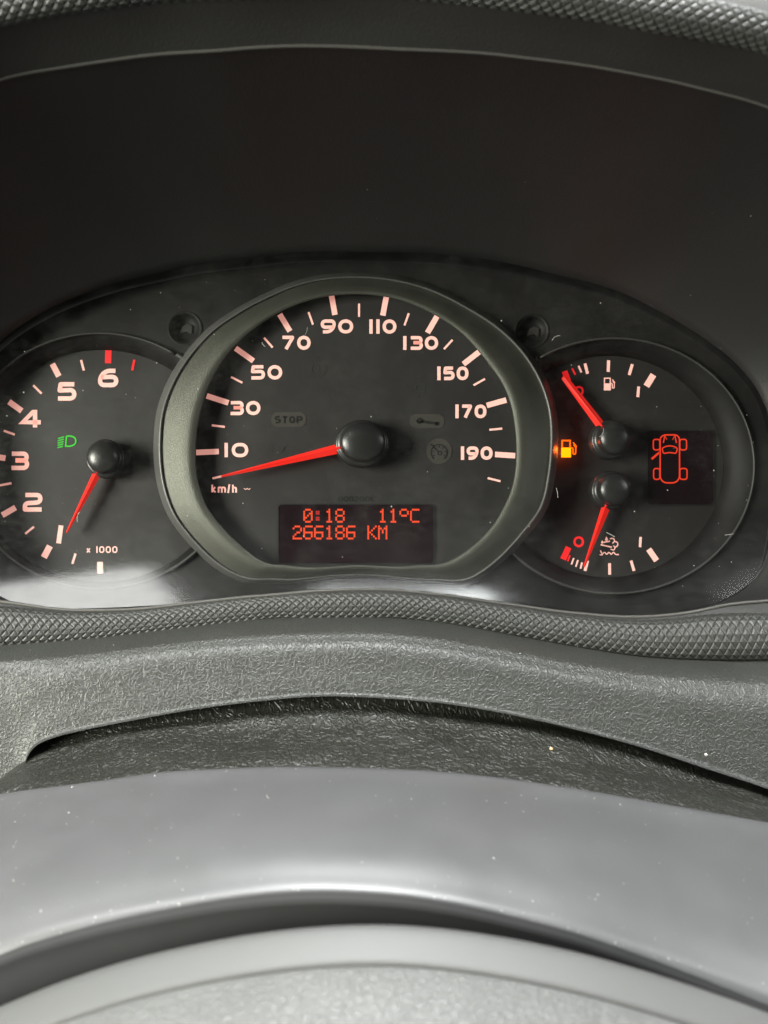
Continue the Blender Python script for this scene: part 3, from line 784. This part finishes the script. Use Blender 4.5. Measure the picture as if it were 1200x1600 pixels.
pr.build('headlamp_symbol', Y_WELL - INK, M['green'], tach)

# --- fuel and temperature print
for a, b, wd, m in (((882,580),(888,596),9,'ink_red'),((893.8,575.5),(899,585.5),2.6,'ink_red'),((904,571.5),(908.5,582),3,'ink'),((914,568),(918,584),4.6,'ink'),((951,563),(950.3,581),4.8,'ink'),((988,569),(983,586),4.6,'ink'),((1021,585.5),(1010,603.5),10,'ink'),((998,604),(996.5,620.5),4.4,'ink'),
                    ((888.5,855),(880,874),9.5,'ink_red'),((890.5,868),(887,877),2.4,'ink_red'),((896.6,872),(892.7,882),2.5,'ink'),((903,875),(899.7,885.7),2.6,'ink'),((909.5,878.7),(907,888.5),2.8,'ink'),((918,876),(914,892),4.6,'ink'),((952.4,880),(952.6,898),4.4,'ink'),((986,876),(990.7,892),4.4,'ink'),((1013.5,858),(1026,876),9,'ink'),((1001,839),(1000,855),4,'ink')):
    tick(aux, Y_WELL, a, b, wd, m)
Print().text('0', 897, 603, 912, 619, 3.2).build('numeral', Y_WELL - INK, M['ink_red'], aux)
Print().text('0', 896, 838, 912.5, 855, 3.4).build('numeral', Y_WELL - INK, M['ink_red'], aux)
def pump(x0, y0, k, name, m1, m2, parent, y):
    """fuel pump sign: body with window cut-out and hose"""
    q = lambda a, b: (x0 + a * k, y0 + b * k)
    p = Print()
    p.fill([q(0, 9), q(11, 9), q(11, 20), q(0, 20)])
    p.build(name, y, M[m1], parent)
    p2 = Print().stroke([q(1, 9.5), q(1, 1), q(10, 1), q(10, 9.5)], 1.8 * k)
    p2.stroke(fillet([q(11, 9), q(13.2, 9.5), q(13.2, 16.5), q(16.2, 16.5), q(16.5, 7.5), q(13.5, 3)], 2 * k), 1.5 * k).stroke([q(14.5, 5.5), q(17, 8.5)], 2.6 * k)
    p2.build('pump_hose', y, M[m2], parent)
pump(943.5, 590, 1.0, 'fuel_symbol', 'ink', 'ink', aux, Y_WELL - INK)
pump(877, 687, 1.38, 'low_fuel_lamp', 'amber', 'amber_edge', aux, Y_WELL - INK)
p = Print().stroke(fillet([(938,860),(941,866),(944.5,862.5),(948,866.5),(951.5,862.5),(955,866.5),(958.5,862.5),(962,866.5),(967,866.5)], 1.2), 1.7).stroke([(937,867),(942,867)], 1.7)
p.stroke([(938.5,851),(956,855)], 2.2).stroke([(943,847.5),(953,845.5)], 2.2)
p.stroke(fillet([(953,842),(958,840.5),(961,845),(957,849)], 2.5), 1.7).stroke(fillet([(960,846),(965,847),(965.5,853),(961,855)], 2.5), 1.7).stroke(fillet([(954,858),(959,860),(961.5,856),(958.5,852.5)], 2.2), 1.7)
p.fill([(947.5,838),(950.3,843.5),(947.6,846),(945,843.5)]).fill([(941,844),(943,848),(941,850),(939,848)])
p.build('coolant_symbol', Y_WELL - INK, M['ink'], aux)

# --- displays
disp = plate('trip_display', rrect(435.5, 789, 677, 880, 5), Y_SD - 0.0006, M['lcd'], cl, thick=0.0005)
disp['label'] = 'dark trip display with orange dot-matrix clock, temperature and odometer'
M['lcd_frame'] = plain('display_frame', (0.011, 0.011, 0.011), 0.35, 0.4)
Print().stroke(rrect(434.8, 788.3, 677.7, 880.7, 5.5), 1.8, True).build('display_frame', Y_SD - 0.0009, M['lcd_frame'], disp)
DOT = {'0': "01110 10001 10011 10101 11001 10001 01110", '1': "00100 01100 00100 00100 00100 00100 01110", '2': "01110 10001 00001 00110 01000 10000 11111",
       '6': "01111 10000 10000 11111 10001 10001 01110", '8': "01110 10001 10001 01110 10001 10001 01110", ':': "00000 01100 01100 00000 01100 01100 00000",
       'o': "01110 10001 10001 01110 00000 00000 00000", 'C': "01111 10000 10000 10000 10000 10000 01111", 'K': "10001 10010 10100 11000 10100 10010 10001", 'M': "10001 11011 10101 10101 10001 10001 10001"}
def chars(text, x0, y0):
    pw, dx, dy = 16.68, 2.95, 3.13
    for i, c in enumerate(text):
        if c == ' ': continue
        p = Print()
        for r, row in enumerate(DOT[c].split()):
            for k, bit in enumerate(row):
                if bit == '1':
                    x, y = x0 + i * pw + k * dx, y0 + r * dy
                    p.add([(x, y), (x + 2.72, y), (x + 2.72, y + 2.85), (x, y + 2.85)], [(0, 1, 2, 3)])
        p.build('character', Y_SD - 0.0008, M['lcd_dim'] if c == ':' else M['lcd_on'], disp)
chars(' 0:18   11oC', 457.3, 795)
chars('266186 KM', 457.3, 821.2)

dd = plate('door_display', rrect(1012.5, 673.5, 1114, 788, 4), Y_WELL - 0.0006, M['lcd'], cl, thick=0.0005)
dd['label'] = 'dark display with orange outline of a car seen from above, one door open'
Print().stroke(rrect(1011.8, 672.8, 1114.7, 788.7, 4.5), 1.6, True).build('display_frame', Y_WELL - 0.0009, M['lcd_frame'], dd)
YC = Y_WELL - 0.0008
p = Print().stroke(fillet([(1031.5,700),(1031.5,684),(1037,679.5),(1057,679.5),(1061.8,684),(1061.8,748),(1055,754.5),(1038,754.5),(1031.5,748)], 6, True), 2.1, True)
p.build('car_body_outline', YC, M['lcd_car'], dd)
for x0, x1, y0, y1 in ((1020.8, 1031, 686.5, 703), (1062.3, 1072.8, 686.5, 703), (1021.3, 1031, 732, 749), (1062.3, 1073.5, 732, 749)):
    Print().stroke(rrect(x0, y0, x1, y1, 3.5), 1.9, True).build('wheel_outline', YC - 0.0001, M['lcd_car'], dd)
Print().stroke(fillet([(1034.5,700.5),(1040,697.5),(1046.5,696.5),(1053,697.5),(1058.5,700.5),(1056.5,708.5),(1046.5,707),(1036.5,708.5)], 2, True), 1.8, True).stroke([(1038.8,681),(1036.5,692)], 1.8).stroke([(1054.5,681),(1057,692)], 1.8).stroke([(1039,681),(1042,687)], 1.0).stroke([(1054,681),(1051,687)], 1.0).build('windscreen_outline', YC - 0.0002, M['lcd_car'], dd)
Print().fill([(1017.2,716),(1029.5,705.5),(1030,709),(1019.5,718.5)]).build('open_door_outline', YC - 0.0002, M['lcd_car'], dd)

# --- pointers
def pointer(base, tip, w0, w1, y, hub, r_hub, label, hub_h=0.0085, oval=1.0):
    a, b = Vector(base), Vector(tip)
    t = (b - a).normalized(); n = Vector((-t.y, t.x))
    v = []
    for c, wd, h in ((a - t * 4, w0 * 0.8, 0.0022), (a, w0, 0.0026), (b - t * 2, w1, 0.0010), (b, w1 * 0.5, 0.0008)):
        l, r = c + n * wd / 2, c - n * wd / 2
        m = c + n * wd * 0.08
        v += [P(l.x, l.y, y + h * 0.5), P(l.x, l.y, y - h * 0.35), P(m.x, m.y, y - h), P(r.x, r.y, y - h * 0.35), P(r.x, r.y, y + h * 0.5)]
    f = []
    for i in range(3):
        for k in range(5):
            f.append((i * 5 + k, i * 5 + (k + 1) % 5, (i + 1) * 5 + (k + 1) % 5, (i + 1) * 5 + k))
    f += [(0, 1, 2, 3, 4), (19, 18, 17, 16, 15)]
    o = obj('pointer', v, f, M['needle'], cl, smooth=False)
    o['label'] = label
    bm = bmesh.new(); bm.from_mesh(o.data); bmesh.ops.recalc_face_normals(bm, faces=bm.faces); bm.to_mesh(o.data); bm.free()
    # hub: collar on the dial and a domed cap
    c = P(hub[0], hub[1], y - hub_h + 0.002)
    R = r_hub * S * (c.y + D) / D
    rows = []
    for rr, dy in ((1.22, 0.0085), (1.20, 0.0050), (1.10, 0.0042), (0.99, 0.0045), (0.985, 0.0006), (0.95, -0.0004), (0.86, -0.0010), (0.6, -0.0018), (0.3, -0.0022), (0.01, -0.0023)):
        rows.append([c + Vector((R * rr * math.cos(2 * math.pi * k / 48) * oval, dy, R * rr * math.sin(2 * math.pi * k / 48))) for k in range(48)])
    loops('hub_cap', rows, M['cap'], o)
    return o
pointer((531, 700.5), (345, 744.5), 15.5, 3.0, Y_SD - 0.006, (567, 690), 31, 'red speedometer needle resting at zero', oval=1.16)
pointer((150.5, 742), (104, 832.5), 13, 3.0, Y_WELL - 0.006, (160, 714), 25.5, 'red rev counter needle just below 1')
pointer((939, 665), (880, 588), 14, 9.5, Y_WELL - 0.006, (961, 684), 25.5, 'red fuel needle at empty')
pointer((948.5, 788), (912.5, 886.5), 14, 3.0, Y_WELL - 0.006, (961, 764), 25.5, 'red coolant temperature needle near cold')

# added point lamp just in front of the low-fuel sign, for its red glow
ld = bpy.data.lights.new('low_fuel_glow', 'POINT')
ld.energy, ld.color, ld.shadow_soft_size = 0.0030, (1.0, 0.10, 0.01), 0.0012
lo = bpy.data.objects.new('low_fuel_glow', ld); lo.location = P(888, 702, Y_WELL - 0.005); col.objects.link(lo)

# --- clear lens
NL = 140
topc = spline([(x, y, 0) for x, y in [(-78,740),(-62,610),(0,533),(67,487),(169,445),(263,422),(400,401),(560,393),(700,398),(850,424),(987,464),(1100,528),(1183,607),(1208,680),(1212,760)]], NL)
botc = spline([(x, y, 0) for x, y in [(-78,760),(-66,830),(-30,905),(30,945),(100,951),(250,945),(400,929),(500,921),(600,919),(700,928),(800,942),(975,961),(1100,949),(1190,890),(1212,780)]], NL)
v = []
NLV = 50
for i in range(NLV):
    for a, b in zip(topc, botc):
        q = a.lerp(b, i / (NLV - 1))
        v.append(P(q.x, q.y, lens_y(q.x, q.y)))
lens = obj('lens_cover', v, grid_faces(NLV, NL, flip=True), M['lens'], cl)

# ------------------------------------------------------------------ dust and crumbs
dv, df_ = [], []
def speck(c, n, r, e=1.0):
    t = n.orthogonal().normalized(); b = n.cross(t)
    an = random.random() * 6.28
    t, b = t * math.cos(an) + b * math.sin(an), b * math.cos(an) - t * math.sin(an)
    i0 = len(dv)
    dv.append(c + n * r * 0.7)
    for k in range(6):
        rr = r * random.uniform(0.7, 1.15)
        dv.append(c + t * rr * e * math.cos(k * math.pi / 3) + b * rr * math.sin(k * math.pi / 3))
    for k in range(6): df_.append((i0, i0 + 1 + k, i0 + 1 + (k + 1) % 6))
def scatter(rows, n, rmin, rmax, i0=0.0, i1=1.0, j0=0.0, j1=1.0, away=None, e=1.0):
    for _ in range(n):
        i = int((i0 + (i1 - i0) * random.random()) * (len(rows) - 2)); j = int((j0 + (j1 - j0) * random.random()) * (len(rows[0]) - 2))
        a, b, c = rows[i][j], rows[i][j + 1], rows[i + 1][j]
        nn = (b - a).cross(c - a)
        if nn.length < 1e-14: continue
        nn.normalize()
        if nn.dot(Vector((0, -D, 0)) - a) < 0: nn = -nn
        speck(a.lerp(b, random.random()).lerp(c, random.random() * 0.8) + nn * 0.00004, nn, rmin + (rmax - rmin) * random.random() ** 4, random.uniform(1, e))
scatter([[v[i * NL + j] for j in range(NL)] for i in range(NLV)], 260, 0.00006, 0.00034)
for _ in range(8):                      # lint fibres and hairline scratches on the lens
    px, py = random.uniform(20, 1150), random.uniform(470, 930)
    an, bend, ln = random.uniform(0, 6.28), random.uniform(-0.25, 0.25), random.uniform(5, 17)
    wv, prev = random.uniform(0.22, 0.42), None
    for k in range(7):
        q, q2 = (P(px + wv * sgn * math.sin(an), py - wv * sgn * math.cos(an), lens_y(px, py) - 0.0001) for sgn in (-1, 1))
        i0 = len(dv); dv += [q, q2]
        if k: df_.append((i0 - 2, i0 - 1, i0 + 1, i0))
        px += math.cos(an) * ln / 6; py += math.sin(an) * ln / 6; an += bend
scatter(shroud_rows, 260, 0.00005, 0.00017, 0.25, 0.62, 0.1, 0.9, e=2.0)
scatter(shroud_rows, 110, 0.00005, 0.00020, 0.18, 0.35, 0.1, 0.9, e=2.5)
scatter(panel_rows, 90, 0.00006, 0.00022, 0.0, 0.35)
scatter(gaiter_rows, 16, 0.00005, 0.00016, 0.2, 0.8)
hv = [tuple(p) for p in (hood.data.vertices[i].co for i in range(len(hood.data.vertices)))]
hr = [[hood.matrix_world @ Vector(hv[r * NB + k]) for k in range(60, 300)] for r in range(15)]
scatter(hr, 110, 0.00005, 0.00024, 0.0, 1.0)
dust = obj('dust', dv, df_, M['dust'])
tag(dust, 'pale dust specks and lint scattered over lens, shroud and panel', 'dust', kind='stuff')

def crumb(name, c, r, m, label):
    bm = bmesh.new(); bmesh.ops.create_icosphere(bm, subdivisions=2, radius=r)
    for q in bm.verts:
        q.co *= 1 + 0.35 * noise.noise(q.co / r * 1.3 + Vector(c) * 100)
        q.co += Vector(c)
    me = bpy.data.meshes.new(name); bm.to_mesh(me); bm.free(); me.materials.append(m)
    o = bpy.data.objects.new(name, me); col.objects.link(o); tag(o, label, 'crumb')
dg = bpy.context.evaluated_depsgraph_get()
def on(px, py, target):
    o = Vector((0, -D, 0)); d = (P(px, py, -0.05) - o).normalized()
    ok, loc, n, _ = target.ray_cast(target.matrix_world.inverted() @ o, d)
    return target.matrix_world @ loc if ok else P(px, py, -0.06)
bpy.context.view_layer.update()
crumb('crumb', on(861, 1170, gaiter), 0.00055, M['crumb'], 'tiny tan crumb lying on the dark leather gaiter')
crumb('crumb', on(1103, 1179, panel), 0.00050, M['dust'], 'tiny white crumb on the grained panel near the arch edge')
